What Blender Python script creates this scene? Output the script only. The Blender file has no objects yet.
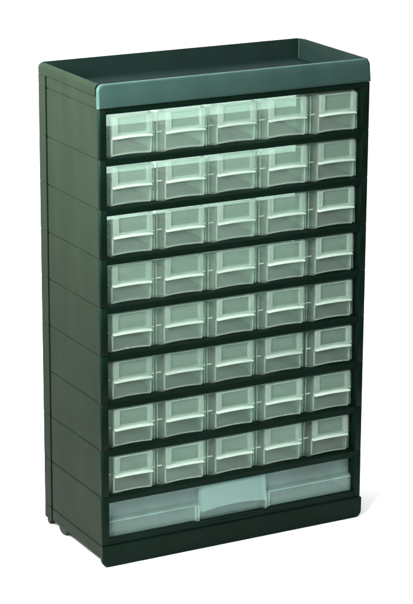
import bpy, bmesh, math, random
from mathutils import Vector, Matrix
random.seed(4)
S = 0.001                       # the cabinet is laid out in millimetres
scene = bpy.context.scene
COL = scene.collection

# ------------------------------------------------------------------ camera
W, D = 326.0, 150.0
ZB, P, Q, HR = 24.0, 52.82, 55.99, 25.3
ZR = ZB + Q + 8 * P             # underside of the tray rim
ZT = ZR + HR
YAW, PITCH, ROLL = 0.4960, 0.2882, 0.0049
CP = Vector((-1023.84, -2124.46, 997.95))
d = Vector((math.sin(YAW) * math.cos(PITCH), math.cos(YAW) * math.cos(PITCH), -math.sin(PITCH)))
rt = d.cross(Vector((0, 0, 1))).normalized(); up = rt.cross(d)
rt, up = rt * math.cos(ROLL) + up * math.sin(ROLL), up * math.cos(ROLL) - rt * math.sin(ROLL)
cam_d = bpy.data.cameras.new('camera')
cam = bpy.data.objects.new('camera', cam_d); COL.objects.link(cam)
cam.matrix_world = Matrix(((rt.x, up.x, -d.x, CP.x * S), (rt.y, up.y, -d.y, CP.y * S),
                           (rt.z, up.z, -d.z, CP.z * S), (0, 0, 0, 1)))
cam_d.sensor_fit = 'HORIZONTAL'; cam_d.sensor_width = 36.0
cam_d.lens = 2359.7 / 413.0 * 36.0
cam_d.clip_start = 0.05; cam_d.clip_end = 100
scene.camera = cam

# ------------------------------------------------------------------ light
world = bpy.data.worlds.new('World'); scene.world = world
world.use_nodes = True
bg = world.node_tree.nodes['Background']
bg.inputs[0].default_value = (0.86, 1.0, 0.95, 1); bg.inputs[1].default_value = 0.03

def area(name, loc, target, sx, sy, power, colour):
    l = bpy.data.lights.new(name, 'AREA'); l.shape = 'RECTANGLE'; l.size = sx; l.size_y = sy
    l.energy = power; l.color = colour
    o = bpy.data.objects.new(name, l); COL.objects.link(o)
    o.location = loc
    o.rotation_euler = (Vector(target) - Vector(loc)).to_track_quat('-Z', 'Y').to_euler()
    return o
# added lights above and towards the backdrop whiten the sweep; the key light on the left
area('overhead_fill_light', (0.25, 0.55, 1.9), (0.25, 0.45, 0), 2.6, 1.6, 64, (1, 1, 1))
area('backdrop_fill_light', (-0.9, -0.1, 1.9), (-1.0, 1.5, 0.5), 1.6, 0.8, 28, (1, 1, 1))
key = area('key_softbox', (-0.60, -0.56, 0.90), (0.10, 0.0, 0.50), 0.28, 0.46, 6.6, (1.0, 0.98, 0.92))
key.data.spread = math.radians(84)      # a gridded box: its beam stays on the upper front
side = area('side_fill_light', (-0.50, 0.06, 0.80), (0.0, 0.08, 0.50), 0.20, 0.30, 7.5, (1.0, 1.0, 0.97))  # added light, only to brighten the upper part of the side
side.data.spread = math.radians(80)
area('front_fill_light', (1.05, -1.55, 0.85), (0.16, 0.0, 0.40), 1.2, 0.5, 8, (0.86, 0.97, 1.0))  # added fill, placed to give the leaning rim its bluish sheen

scene.view_settings.view_transform = 'Standard'
scene.view_settings.look = 'None'
scene.view_settings.exposure = 0
scene.view_settings.gamma = 1
scene.render.engine = 'CYCLES'
scene.cycles.max_bounces = 14
scene.cycles.diffuse_bounces = 6
scene.cycles.transparent_max_bounces = 40
scene.cycles.caustics_reflective = False
scene.cycles.caustics_refractive = False

# ------------------------------------------------------------------ materials
def new_mat(name):
    m = bpy.data.materials.new(name); m.use_nodes = True
    return m, m.node_tree, m.node_tree.nodes['Principled BSDF']

def plastic(name, c0, c1, rough, spec=0.5, bump=0.12):
    m, nt, b = new_mat(name)
    tc = nt.nodes.new('ShaderNodeTexCoord')
    n1 = nt.nodes.new('ShaderNodeTexNoise'); n1.inputs['Scale'].default_value = 14; n1.inputs['Detail'].default_value = 6
    mpv = nt.nodes.new('ShaderNodeMapping'); mpv.inputs['Scale'].default_value = (2.2, 2.2, 0.6)
    nt.links.new(tc.outputs['Object'], mpv.inputs['Vector']); nt.links.new(mpv.outputs[0], n1.inputs['Vector'])
    r = nt.nodes.new('ShaderNodeValToRGB')
    r.color_ramp.elements[0].position = 0.3; r.color_ramp.elements[1].position = 0.7
    r.color_ramp.elements[0].color = (*c0, 1); r.color_ramp.elements[1].color = (*c1, 1)
    nt.links.new(n1.outputs[0], r.inputs[0]); nt.links.new(r.outputs[0], b.inputs['Base Color'])
    mp = nt.nodes.new('ShaderNodeMapRange')
    mp.inputs['To Min'].default_value = rough - 0.06; mp.inputs['To Max'].default_value = rough + 0.08
    n3 = nt.nodes.new('ShaderNodeTexNoise'); n3.inputs['Scale'].default_value = 45; n3.inputs['Detail'].default_value = 5
    nt.links.new(tc.outputs['Object'], n3.inputs['Vector'])
    nt.links.new(n3.outputs[0], mp.inputs[0]); nt.links.new(mp.outputs[0], b.inputs['Roughness'])
    b.inputs['Specular IOR Level'].default_value = spec
    n2 = nt.nodes.new('ShaderNodeTexNoise'); n2.inputs['Scale'].default_value = 900; n2.inputs['Detail'].default_value = 2
    nt.links.new(tc.outputs['Object'], n2.inputs['Vector'])
    bp = nt.nodes.new('ShaderNodeBump'); bp.inputs['Strength'].default_value = bump; bp.inputs['Distance'].default_value = 0.0006
    nt.links.new(n2.outputs[0], bp.inputs['Height']); nt.links.new(bp.outputs[0], b.inputs['Normal'])
    return m

def clear_plastic(name, tint, body, alpha, rough):
    """milky clear polystyrene: part see-through, part scattering, with a glossy skin"""
    m, nt, b = new_mat(name)
    N, L = nt.nodes, nt.links
    out = N['Material Output']; N.remove(b)
    tc = N.new('ShaderNodeTexCoord')
    n = N.new('ShaderNodeTexNoise'); n.inputs['Scale'].default_value = 60; n.inputs['Detail'].default_value = 4
    L.new(tc.outputs['Object'], n.inputs['Vector'])
    mp = N.new('ShaderNodeMapRange'); mp.inputs['To Min'].default_value = alpha * 0.8; mp.inputs['To Max'].default_value = alpha * 1.2
    oi = N.new('ShaderNodeObjectInfo')
    ad = N.new('ShaderNodeMath'); ad.operation = 'MULTIPLY_ADD'; ad.inputs[1].default_value = 0.7
    L.new(oi.outputs['Random'], ad.inputs[0]); L.new(n.outputs[0], ad.inputs[2])
    sb = N.new('ShaderNodeMath'); sb.operation = 'SUBTRACT'; sb.inputs[1].default_value = 0.35
    L.new(ad.outputs[0], sb.inputs[0]); L.new(sb.outputs[0], mp.inputs[0])
    df = N.new('ShaderNodeBsdfDiffuse'); df.inputs[0].default_value = (*body, 1)
    tl = N.new('ShaderNodeBsdfTranslucent'); tl.inputs[0].default_value = (*body, 1)
    tr = N.new('ShaderNodeBsdfTransparent'); tr.inputs[0].default_value = (*tint, 1)
    gl = N.new('ShaderNodeBsdfGlossy'); gl.inputs['Roughness'].default_value = rough
    bp = N.new('ShaderNodeBump'); bp.inputs['Strength'].default_value = 0.12; bp.inputs['Distance'].default_value = 0.0004
    n2 = N.new('ShaderNodeTexNoise'); n2.inputs['Scale'].default_value = 95; n2.inputs['Detail'].default_value = 3
    L.new(tc.outputs['Object'], n2.inputs['Vector']); L.new(n2.outputs[0], bp.inputs['Height'])
    L.new(bp.outputs[0], gl.inputs['Normal'])
    m1 = N.new('ShaderNodeMixShader'); m1.inputs[0].default_value = 0.5
    L.new(df.outputs[0], m1.inputs[1]); L.new(tl.outputs[0], m1.inputs[2])
    m2 = N.new('ShaderNodeMixShader'); L.new(mp.outputs[0], m2.inputs[0])
    L.new(tr.outputs[0], m2.inputs[1]); L.new(m1.outputs[0], m2.inputs[2])
    lw = N.new('ShaderNodeLayerWeight'); lw.inputs['Blend'].default_value = 0.5
    pw = N.new('ShaderNodeMath'); pw.operation = 'POWER'; pw.inputs[1].default_value = 5.0
    L.new(lw.outputs['Facing'], pw.inputs[0])
    fr = N.new('ShaderNodeMapRange'); fr.inputs['To Min'].default_value = 0.008; fr.inputs['To Max'].default_value = 0.3
    L.new(pw.outputs[0], fr.inputs[0])
    m3 = N.new('ShaderNodeMixShader'); L.new(fr.outputs[0], m3.inputs[0])
    L.new(m2.outputs[0], m3.inputs[1]); L.new(gl.outputs[0], m3.inputs[2])
    L.new(m3.outputs[0], out.inputs['Surface'])
    return m

GREEN = plastic('dark_green_plastic', (0.0020, 0.0078, 0.0050), (0.0028, 0.0098, 0.0064), 0.42, 0.035)
PANEL = plastic('lit_side_plastic', (0.0072, 0.0122, 0.0076), (0.0092, 0.0152, 0.0096), 0.50, 0.022)  # same green plastic as the frame, lightened: light on the side put into colour
RIM = plastic('lit_rim_plastic', (0.019, 0.046, 0.040), (0.025, 0.056, 0.050), 0.42, 0.12)  # same plastic again, lightened for the light the leaning apron catches
TRAY = plastic('shaded_tray_plastic', (0.0026, 0.0075, 0.0064), (0.0036, 0.0098, 0.0084), 0.45, 0.07)  # same tray moulding, darkened: shade inside the tray put into the colour
RUBBER = plastic('black_rubber', (0.008, 0.010, 0.009), (0.012, 0.014, 0.013), 0.6, 0.1)
CLEAR = clear_plastic('clear_drawer_plastic', (0.93, 0.973, 0.953), (0.71, 0.90, 0.81), 0.12, 0.14)
CLEAR_DENSE = clear_plastic('thick_drawer_plastic', (0.93, 0.98, 0.96), (0.78, 0.93, 0.855), 0.235, 0.14)
CLEAR_GLINT = clear_plastic('lip_glint_plastic', (0.93, 0.98, 0.96), (0.86, 0.96, 0.90), 0.50, 0.12)  # whiter and denser, so the glint on the lips is in the colour
CLEAR_WIDE = clear_plastic('blue_tinted_drawer_plastic', (0.90, 0.97, 0.965), (0.72, 0.93, 0.88), 0.22, 0.16)

PAPER, nt, b = new_mat('white_backdrop_paper')
n = nt.nodes.new('ShaderNodeTexNoise'); n.inputs['Scale'].default_value = 30
r = nt.nodes.new('ShaderNodeValToRGB')
r.color_ramp.elements[0].color = (0.90, 0.90, 0.90, 1); r.color_ramp.elements[1].color = (0.93, 0.93, 0.93, 1)
nt.links.new(n.outputs[0], r.inputs[0]); nt.links.new(r.outputs[0], b.inputs['Base Color'])
b.inputs['Roughness'].default_value = 0.9; b.inputs['Specular IOR Level'].default_value = 0.1

# ------------------------------------------------------------------ helpers
def build(name, bm, m, parent=None, smooth=False, bevel=0.0, seg=2, ang=35):
    bmesh.ops.recalc_face_normals(bm, faces=bm.faces)
    bmesh.ops.scale(bm, vec=(S, S, S), verts=bm.verts)
    me = bpy.data.meshes.new(name); bm.to_mesh(me); bm.free()
    me.materials.append(m)
    o = bpy.data.objects.new(name, me); COL.objects.link(o)
    if parent: o.parent = parent
    if bevel:
        mod = o.modifiers.new('bevel', 'BEVEL'); mod.width = bevel * S; mod.segments = seg
        mod.limit_method = 'ANGLE'; mod.angle_limit = math.radians(ang); mod.harden_normals = False
    if smooth or bevel:
        for p in me.polygons: p.use_smooth = True
        me.set_sharp_from_angle(angle=math.radians(40))
    return o

def thing(name, label, cat, loc=(0, 0, 0), group=None):
    o = bpy.data.objects.new(name, None); COL.objects.link(o); o.empty_display_size = 0.03
    o.location = Vector(loc) * S
    o['label'] = label; o['category'] = cat
    if group: o['group'] = group
    return o

def box(bm, x0, x1, y0, y1, z0, z1):
    v = [bm.verts.new((x, y, z)) for z in (z0, z1) for x, y in ((x0, y0), (x1, y0), (x1, y1), (x0, y1))]
    for f in ((0, 1, 2, 3), (4, 5, 6, 7), (0, 1, 5, 4), (1, 2, 6, 5), (2, 3, 7, 6), (3, 0, 4, 7)):
        bm.faces.new([v[i] for i in f])

def loft(bm, rings, cap0=True, cap1=True, closed=True):
    vs = [[bm.verts.new(p) for p in ring] for ring in rings]
    n = len(vs[0])
    for a, b_ in zip(vs, vs[1:]):
        for i in range(n if closed else n - 1):
            j = (i + 1) % n
            bm.faces.new((a[i], a[j], b_[j], b_[i]))
    if cap0: bm.faces.new(vs[0])
    if cap1: bm.faces.new(vs[-1])
    return vs

def inset_poly(poly, t):
    """offset a counter-clockwise polygon inwards by t"""
    out = []; n = len(poly)
    for i in range(n):
        p0, p1, p2 = (Vector(poly[(i + k) % n]) for k in (-1, 0, 1))
        a = (p1 - p0).normalized(); b_ = (p2 - p1).normalized()
        na = Vector((-a.y, a.x)); nb = Vector((-b_.y, b_.x))
        den = 1 + na.dot(nb)
        out.append(tuple(p1 + (na + nb) * (t / max(den, 0.2))))
    return out

def grooved(bm, poly, z0, z1, seams, gw=0.7, gd=1.0):
    """a prism along z with a narrow groove at each seam height"""
    rings = []
    ins = inset_poly(poly, gd)
    soft = inset_poly(poly, 0.25)
    R = lambda pl, z: [(x, y, z) for x, y in pl]
    rings.append(R(soft, z0)); rings.append(R(poly, z0 + 0.5))
    for s in sorted(seams):
        rings += [R(poly, s - gw - 0.3), R(soft, s - gw), R(ins, s - gw * 0.8), R(ins, s + gw * 0.8), R(soft, s + gw), R(poly, s + gw + 0.3)]
    rings += [R(poly, z1 - 0.5), R(soft, z1)]
    loft(bm, rings)

def arc(cx, cy, r, a0, a1, n):
    return [(cx + r * math.cos(math.radians(a0 + (a1 - a0) * i / n)), cy + r * math.sin(math.radians(a0 + (a1 - a0) * i / n))) for i in range(n + 1)]

# ------------------------------------------------------------------ the surface and background: one white sweep
bm = bmesh.new()
prof = [(-260, 0), (900, 0)]
prof += [(900 + 500 * math.sin(math.radians(a)), 500 - 500 * math.cos(math.radians(a))) for a in range(6, 91, 6)]
prof += [(1400, 2000)]
loft(bm, [[(x, y, z) for y, z in prof] for x in (-2600, 2600)], False, False, closed=False)
loft(bm, [[(x, -260, z) for x in (-2600, 2600)] for z in (0, -3)], False, False, closed=False)
bd = build('backdrop', bm, PAPER, smooth=True)
bd['kind'] = 'structure'

# ------------------------------------------------------------------ the cabinet
cab = thing('parts_cabinet', 'tall dark green plastic parts cabinet with open tray top, standing on the white surface', 'cabinet', (0, 0, 0))
SEAMS = [ZR - k * P for k in range(1, 9)]
ST = 8.5                        # stile width
ALLS = SEAMS + [ZB]

for side in (0, 1):
    mx = (lambda pl: [(W - x, y) for x, y in reversed(pl)]) if side else (lambda pl: pl)
    bm = bmesh.new()            # outer wall, stacked modules with a seam between each
    grooved(bm, mx([(0.25, 4.2), (2.9, 4.2), (2.9, 127.2), (0.25, 127.2)]), 10.0, ZR + 12.2, ALLS + [ZR])
    build('side_panel', bm, PANEL, cab)
    bm = bmesh.new()            # rear post behind the vertical gap
    grooved(bm, mx([(0.2, 131.4), (1.6, 131.4), (1.6, 149.4), (1.2, 149.4), (0.2, 148)]), 8.0, ZR + 12.2, ALLS + [ZR])
    build('rear_post', bm, PANEL, cab)
    bm = bmesh.new()            # front stile with its outer corner rounded
    pl = arc(2.4, 2.4, 2.4, 180, 270, 6) + [(ST, 0), (ST, 15), (3.1, 15), (3.1, 4.0), (0, 4.0)]
    grooved(bm, mx(pl), ZB + 0.3, ZR - 0.3, SEAMS, 0.35, 0.5)
    build('front_stile', bm, GREEN, cab, smooth=True)
    bm = bmesh.new()            # inner wall against the drawers
    x0, x1 = (3.3, ST - 0.5) if not side else (W - ST + 0.5, W - 3.3)
    box(bm, x0, x1, 15.1, 143.5, 10.5, ZR - 0.2)
    build('inner_wall', bm, GREEN, cab)
    for y0, y1, zt in ((138, 148.5, 8.0), (96, 117, 10.0)):
        bm = bmesh.new()
        x0, x1 = (2.5, 11) if not side else (W - 11, W - 2.5)
        pr = [(y0, zt - 0.02)] + [((y0 + y1) / 2 - (y1 - y0) / 2 * math.cos(math.radians(a)), zt - 0.5 - (zt - 0.7) * math.sin(math.radians(a)) ** 0.7) for a in range(6, 175, 12)] + [(y1, zt - 0.02)]
        loft(bm, [[(x, y, z) for y, z in pr] for x in (x0, x1)])
        build('foot', bm, RUBBER, cab, smooth=True, bevel=0.8)

# the back is open; only a low and a high cross rail tie the rear posts
for z0, z1 in ((9.0, 30.0), (ZR - 9, ZR - 0.2)):
    bm = bmesh.new(); box(bm, 1.7, W - 1.7, 146.2, 149, z0, z1)
    build('rear_rail', bm, GREEN, cab, bevel=0.5)

# shelves: a front rail, a thin plate behind it, an added rear lip blocking leaked light
TH = 7.6
for z in SEAMS:
    bm = bmesh.new()
    x0, x1 = ST + 0.03, W - ST - 0.03
    pr = [(0.8, z - TH + 0.8), (1.4, z - TH), (5.0, z - TH), (5.2, z - 2.2), (143.8, z - 2.2), (143.8, z - 9.0), (146.0, z - 9.0), (146.0, z), (1.8, z), (0.8, z - 1.0)]
    loft(bm, [[(x, y, zz) for y, zz in pr] for x in (x0, x1)])
    build('shelf', bm, GREEN, cab)
bm = bmesh.new()                # rail under the tray
box(bm, ST + 0.03, W - ST - 0.03, 1.4, 6, ZR - 6.2, ZR - 0.05)
build('top_rail', bm, GREEN, cab, bevel=0.5)
# bottom rail with its finger notch, and the floor of the lowest compartment
ZF = ZB + 8.0
bm = bmesh.new()
top = [(ST + 0.03, ZF)] + [(112, ZF), (116, ZF - 0.6), (119, ZF - 3.0), (205, ZF - 3.0), (208, ZF - 0.6), (212, ZF)] + [(W - ST - 0.03, ZF)]
poly = [(ST + 0.03, ZB), (W - ST - 0.03, ZB)] + top[::-1]
loft(bm, [[(x, y, z) for x, z in poly] for y in (0.8, 5.5)])
box(bm, ST + 0.03, W - ST - 0.03, 5.6, 143.8, ZF - 5.2, ZF - 3.2)
build('bottom_rail', bm, GREEN, cab, bevel=0.5)
# plinth
bm = bmesh.new()
R = 8.0
poly = arc(R - 0.5, R, R, 180, 270, 8) + arc(W + 0.5 - R, R, R, 270, 360, 8) + [(W + 0.5, ZB - 0.03), (-0.5, ZB - 0.03)]
loft(bm, [[(x, y, z) for x, z in poly] for y in (-1.9, 4.0)])
box(bm, 3.2, W - 3.2, 4.1, 143.9, 10.6, 13)
build('plinth', bm, GREEN, cab, bevel=1.1, seg=3)

# tray on top: rounded-corner ring lofted along its wall section
sec = []                        # (inset at the sides and back, height); the front edge butts against the apron
sec += [(3.4, ZR + 0.1), (3.4, ZR + 12.6), (1.9, ZR + 12.9), (-0.6, ZR + 13.1), (-0.9, ZR + 13.8)]
for a in range(0, 91, 15):
    s_, c_ = math.sin(math.radians(a)), math.cos(math.radians(a))
    sec.append((-0.9 + 4.2 * (1 - c_), ZT - 4.2 + 4.2 * s_))
sec += [(3.9, ZT - 0.2), (4.3, ZT - 0.9), (5.0, ZR + 4), (5.8, ZR + 2.6)]
def tray_ring(si, z):
    yf, r, x0, x1, y1 = 6.6, max(0.4, 6.0 - max(0, si)), si, W - si, D + 0.4 - max(si, 0)
    return [(x0, yf, z), (x1, yf, z), (x1, 120, z), (x1, 130, z), (x1, 136, z)] + [(x, y, z) for x, y in arc(x1 - r, y1 - r, r, 0, 90, 6)] + [(x, y, z) for x, y in arc(x0 + r, y1 - r, r, 90, 180, 6)] + [(x0, 136, z), (x0, 130, z), (x0, 120, z)]
bm = bmesh.new()
def dip(p):
    x, y, z = p
    dist = math.hypot(min(x + 0.9, W + 0.9 - x), (D - y) if y < D else 0)
    return (x, y, z - (3.5 * (1 - min(dist, 12) / 12) ** 2 * min(1, max(0, (z - ZR - 13) / 8))))
rings = [[dip(p) for p in tray_ring(si, z)] for si, z in sec]
loft(bm, rings, True, True)
tray = build('top_tray', bm, PANEL, cab, smooth=True)
tray.data.materials.append(TRAY)
nper = len(rings[0])
for p in tray.data.polygons:    # lit tone outside, shaded tone inside, both put into the colour
    if p.index >= nper * 11: p.material_index = 1
# the front apron of the tray: full height, leaning back, upper corners rounded
def apron(inset, y0, y1):
    R = 6.5; x0, x1, z0, z1 = -0.3 + inset, W + 0.3 - inset, ZR + 0.25 + inset, ZT - inset
    pl = [(x0, z0), (x1, z0)] + arc(x1 - R, z1 - R, R, 0, 90, 6) + arc(x0 + R, z1 - R, R, 90, 180, 6)
    return [(x, y0 + (y1 - y0) * (z - ZR) / HR, z) for x, z in pl]
bm = bmesh.new()
loft(bm, [apron(2.6, -1.5, 2.0), apron(1.4, -1.3, 2.2), apron(0.6, -0.6, 2.6), apron(0.15, 0.4, 3.2), apron(0, 1.4, 4.0), apron(0, 4.6, 5.4), apron(0.4, 5.2, 6.0)])
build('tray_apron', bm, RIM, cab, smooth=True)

# ------------------------------------------------------------------ small drawers
CW = (W - 2 * ST) / 5.0
DW, DH, DD = CW - 2.0, 43.6, 124.0
NW, NP = 23.4, 6.0              # half width and projection of the drawer's nose
def make_drawer():
    root = thing('small_drawer', '', 'drawer', (0, 0, 0), 'small clear drawers in the eight upper rows')
    h = DW / 2
    front = [(-NW + 1.0, -NP)] + [(-NW + 1.0 + (2 * NW - 2) * i / 10, -NP - 0.9 * math.sin(math.pi * i / 10)) for i in range(1, 10)] + [(NW - 1.0, -NP)]
    poly = [(-h, 0.4), (-NW - 3.6, 0.15), (-NW - 2.0, 0)] + [(-NW, -0.8), (-NW + 0.2, -NP + 0.8)] + front + [(NW - 0.2, -NP + 0.8), (NW, -0.8)] + [(NW + 2.0, 0), (NW + 3.6, 0.15), (h, 0.4), (h - 1.2, DD), (-h + 1.2, DD)]
    T = 1.3
    ins = inset_poly(poly, T)
    zlow = []
    for x, y in poly:           # the lower edge of the nose is cut in a shallow arch
        zlow.append(1.3 + 1.5 * math.cos(math.pi * x / (2 * NW)) if y < -NP + 0.5 else 0.0)
    bm = bmesh.new()
    A = [(x, y, z) for (x, y), z in zip(poly, zlow)]
    top = [DH - 2.5 if abs(x) > NW + 3 and y < 10 else DH for x, y in poly]
    B = [(x, y, t) for (x, y), t in zip(poly, top)]
    C = [(x, y, t) for (x, y), t in zip(ins, top)]
    E = [(x, y, z + T) for (x, y), z in zip(ins, zlow)]
    loft(bm, [A, B, C, E], True, True)
    bmesh.ops.triangulate(bm, faces=[f for f in bm.faces if len(f.verts) > 4])
    build('tub', bm, CLEAR, root, smooth=True)
    # raised label frame on the upper half of the nose
    bm = bmesh.new()
    yb, yf = -NP - 0.95, -NP - 4.4
    xo, xi, zo0, zi0, zi1, zo1 = 22.6, 16.8, 22.2, 25.2, 42.2, 42.8
    def ring(xa, z0, z1, y): return [(-xa, y, z0), (xa, y, z0), (xa, y, z1), (-xa, y, z1)]
    rs = [ring(xo, zo0, zo1, yb), ring(xo, zo0, zo1, yf + 0.4), ring(xo - 0.5, zo0 + 0.5, zo1 - 0.5, yf), ring(xi + 0.5, zi0 - 0.5, zi1 + 0.5, yf), ring(xi, zi0, zi1, yf + 0.5), ring(xi, zi0, zi1, yb)]
    loft(bm, rs + [rs[0]][:0], False, False)
    bm.verts.ensure_lookup_table()
    n = len(bm.verts)
    a = [bm.verts[i] for i in range(4)]; b_ = [bm.verts[n - 4 + i] for i in range(4)]
    for i in range(4): bm.faces.new((a[i], a[(i + 1) % 4], b_[(i + 1) % 4], b_[i]))
    build('label_frame', bm, CLEAR_DENSE, root, bevel=0.35)
    bm = bmesh.new()            # clear pocket inside the frame
    box(bm, -xi + 0.05, xi - 0.05, yb - 1.0, yb - 0.2, zi0 + 0.05, zi1 - 0.05)
    build('label_pocket', bm, CLEAR, root)
    # pull lip below it, bowed forward and arched
    bm = bmesh.new(); rings = []
    for i in range(13):
        t = -1 + 2 * i / 12; x = 22.4 * t
        zc = 21.0 + 1.1 * (1 - t * t); out = 4.6 + 1.3 * (1 - t * t)
        y0 = -NP - 0.98
        rings.append([(x, y0, zc - 1.0), (x, y0 - out + 0.6, zc - 1.3), (x, y0 - out, zc - 0.6), (x, y0 - out + 0.5, zc + 0.5), (x, y0, zc + 0.8)])
    loft(bm, rings)
    for sx in (-1, 1):          # the lip runs on as a thin ledge across the flange
        xa, xb = sorted((sx * (NW + 0.3), sx * (h - 0.4)))
        box(bm, xa, xb, -1.0, -0.05, 20.4, 21.6)
    build('pull_lip', bm, CLEAR_GLINT, root, smooth=True)
    # added strips imitate bright edges round the lower nose: two uprights, an arched foot
    bm = bmesh.new(); path = []
    for z in (20.0, 14.0, 8.0, 3.2): path.append((-NW + 0.9, z))
    for i in range(13):
        x = (-NW + 1.6) + (2 * NW - 3.2) * i / 12
        path.append((x, 2.2 + 1.5 * math.cos(math.pi * x / (2 * NW))))
    for z in (3.2, 8.0, 14.0, 20.0): path.append((NW - 0.9, z))
    rings = []
    for i, (x, z) in enumerate(path):
        a = Vector(path[max(i - 1, 0)]); b_ = Vector(path[min(i + 1, len(path) - 1)])
        t = (b_ - a).normalized(); nrm = Vector((-t.y, t.x)) * 0.75
        yb2 = -NP - 0.15 - 0.9 * math.sin(math.pi * max(0, min(1, (x + NW - 1) / (2 * NW - 2)))) - 0.05
        rings.append([(x - nrm.x, yb2, z - nrm.y), (x - nrm.x, yb2 - 0.9, z - nrm.y), (x + nrm.x, yb2 - 0.9, z + nrm.y), (x + nrm.x, yb2, z + nrm.y)])
    loft(bm, rings)
    build('bright_edge_strip', bm, CLEAR_DENSE, root, smooth=True)
    for sx in (-1, 1):          # added strip imitating the bright line down each flange edge
        bm = bmesh.new(); xa, xb = sorted((sx * (h - 1.4), sx * (h - 0.1)))
        box(bm, xa, xb, -0.9, 0.1, 0.3, DH - 4)
        build('bright_flange_strip', bm, CLEAR_DENSE, root)
    return root

def copy_tree(o, parent=None):
    c = o.copy(); COL.objects.link(c)
    if parent: c.parent = parent
    for ch in list(o.children): copy_tree(ch, c)
    return c

FY = 12.0                       # the flange of a drawer sits this far behind the front
row_n = ['top row, just under the tray', 'second row from the top', 'third row from the top', 'fourth row from the top',
         'fifth row from the top', 'sixth row from the top', 'seventh row from the top', 'eighth row, just above the wide bottom drawer']
col_n = ['leftmost', 'second from left', 'middle', 'second from right', 'rightmost']
proto = make_drawer()
for rI in range(8):
    for cI in range(5):
        o = proto if rI == 0 and cI == 0 else copy_tree(proto)
        o.location = Vector((ST + CW * (cI + 0.5) + random.uniform(-0.35, 0.35), FY + random.uniform(-1.4, 1.4), SEAMS[rI] + 0.25)) * S
        o.rotation_euler = (0, 0, math.radians(random.uniform(-0.55, 0.55)))
        o['label'] = '%s small clear drawer in the %s' % (col_n[cI], row_n[rI])

# ------------------------------------------------------------------ the wide drawer at the bottom
wd = thing('wide_drawer', 'wide bluish clear drawer with a centre pull, at the bottom of the cabinet', 'drawer', (W / 2, FY, ZF - 2.9))
h = (W - 2 * ST) / 2 - 0.9
HH = 41.5; LED = 21.0; T = 1.5
def wide_poly(f0, fc):
    c = 41.0
    return [(-h, 0.3 - f0), (-c - 1.4, 0 - f0), (-c, -f0 - 0.01), (-c + 0.8, -fc), (c - 0.8, -fc), (c, -f0 - 0.01), (c + 1.4, -f0), (h, 0.3 - f0), (h - 1, 126), (-h + 1, 126)]
bm = bmesh.new()
lo, hi = wide_poly(5.0, 1.5), wide_poly(0.0, 1.2)
li, hii = inset_poly(lo, T), inset_poly(hi, T)
Rz = lambda pl, z: [(x, y, z) for x, y in pl]
loft(bm, [Rz(lo, 0.2), Rz(lo, LED - 0.8), Rz(inset_poly(lo, 0.4), LED), Rz(hi, LED + 0.5), Rz(hi, HH), Rz(hii, HH), Rz(hii, LED - 1.0), Rz(li, LED - 1.6), Rz(li, 1.8)])
bmesh.ops.triangulate(bm, faces=[f for f in bm.faces if len(f.verts) > 4])
build('tub', bm, CLEAR_WIDE, wd, smooth=True)
bm = bmesh.new(); rings = []    # hooded grip in the centre, its lower edge arched
for i in range(25):
    t = -1 + 2 * i / 24; x = 39.6 * t
    zc = 13.0 + 4.0 * (1 - abs(t) ** 2.2); b_ = 1.2 * (1 - t * t)
    rings.append([(x, -1.7, 40.9), (x, -6.5 - b_, 40.9), (x, -7.3 - b_, 40.0), (x, -9.6 - b_, zc + 4.0), (x, -11.4 - b_, zc + 1.0), (x, -11.2 - b_, zc - 0.5),
                  (x, -9.6 - b_, zc - 0.4), (x, -9.2 - b_, zc + 1.2), (x, -7.9 - b_, zc + 4.0), (x, -5.6 - b_, 39.2), (x, -1.7, 39.2)])
loft(bm, rings)
for sx in (-1, 1):
    pr = [(-1.7, 40.9), (-6.5, 40.9), (-7.3, 40.0), (-9.6, 17.0), (-11.4, 14.0), (-11.2, 12.5), (-1.7, 12.5)]
    xa, xb = sorted((sx * 39.65, sx * 40.9))
    loft(bm, [[(x, y, z) for y, z in pr] for x in (xa, xb)])
build('grip', bm, CLEAR_WIDE, wd, smooth=True)
for sx in (-1, 1):              # stiffening ribs beside the grip
    for off in (42.6, 46.2):
        bm = bmesh.new(); x = sx * off
        box(bm, x - 0.8, x + 0.8, -7.2, -5.05, 0.8, LED - 1.2)
        build('rib', bm, CLEAR_DENSE, wd, bevel=0.3)
for sx in (-1, 1):              # a bead along the ledge on either side of the grip
    bm = bmesh.new(); xa, xb = sorted((sx * 47.4, sx * (h - 0.6)))
    loft(bm, [[(x, y, z) for y, z in ((-5.1, LED - 2.6), (-6.2, LED - 2.2), (-6.2, LED - 1.3), (-5.1, LED - 0.9))] for x in (xa, xb)])
    build('ledge_bead', bm, CLEAR_WIDE, wd)
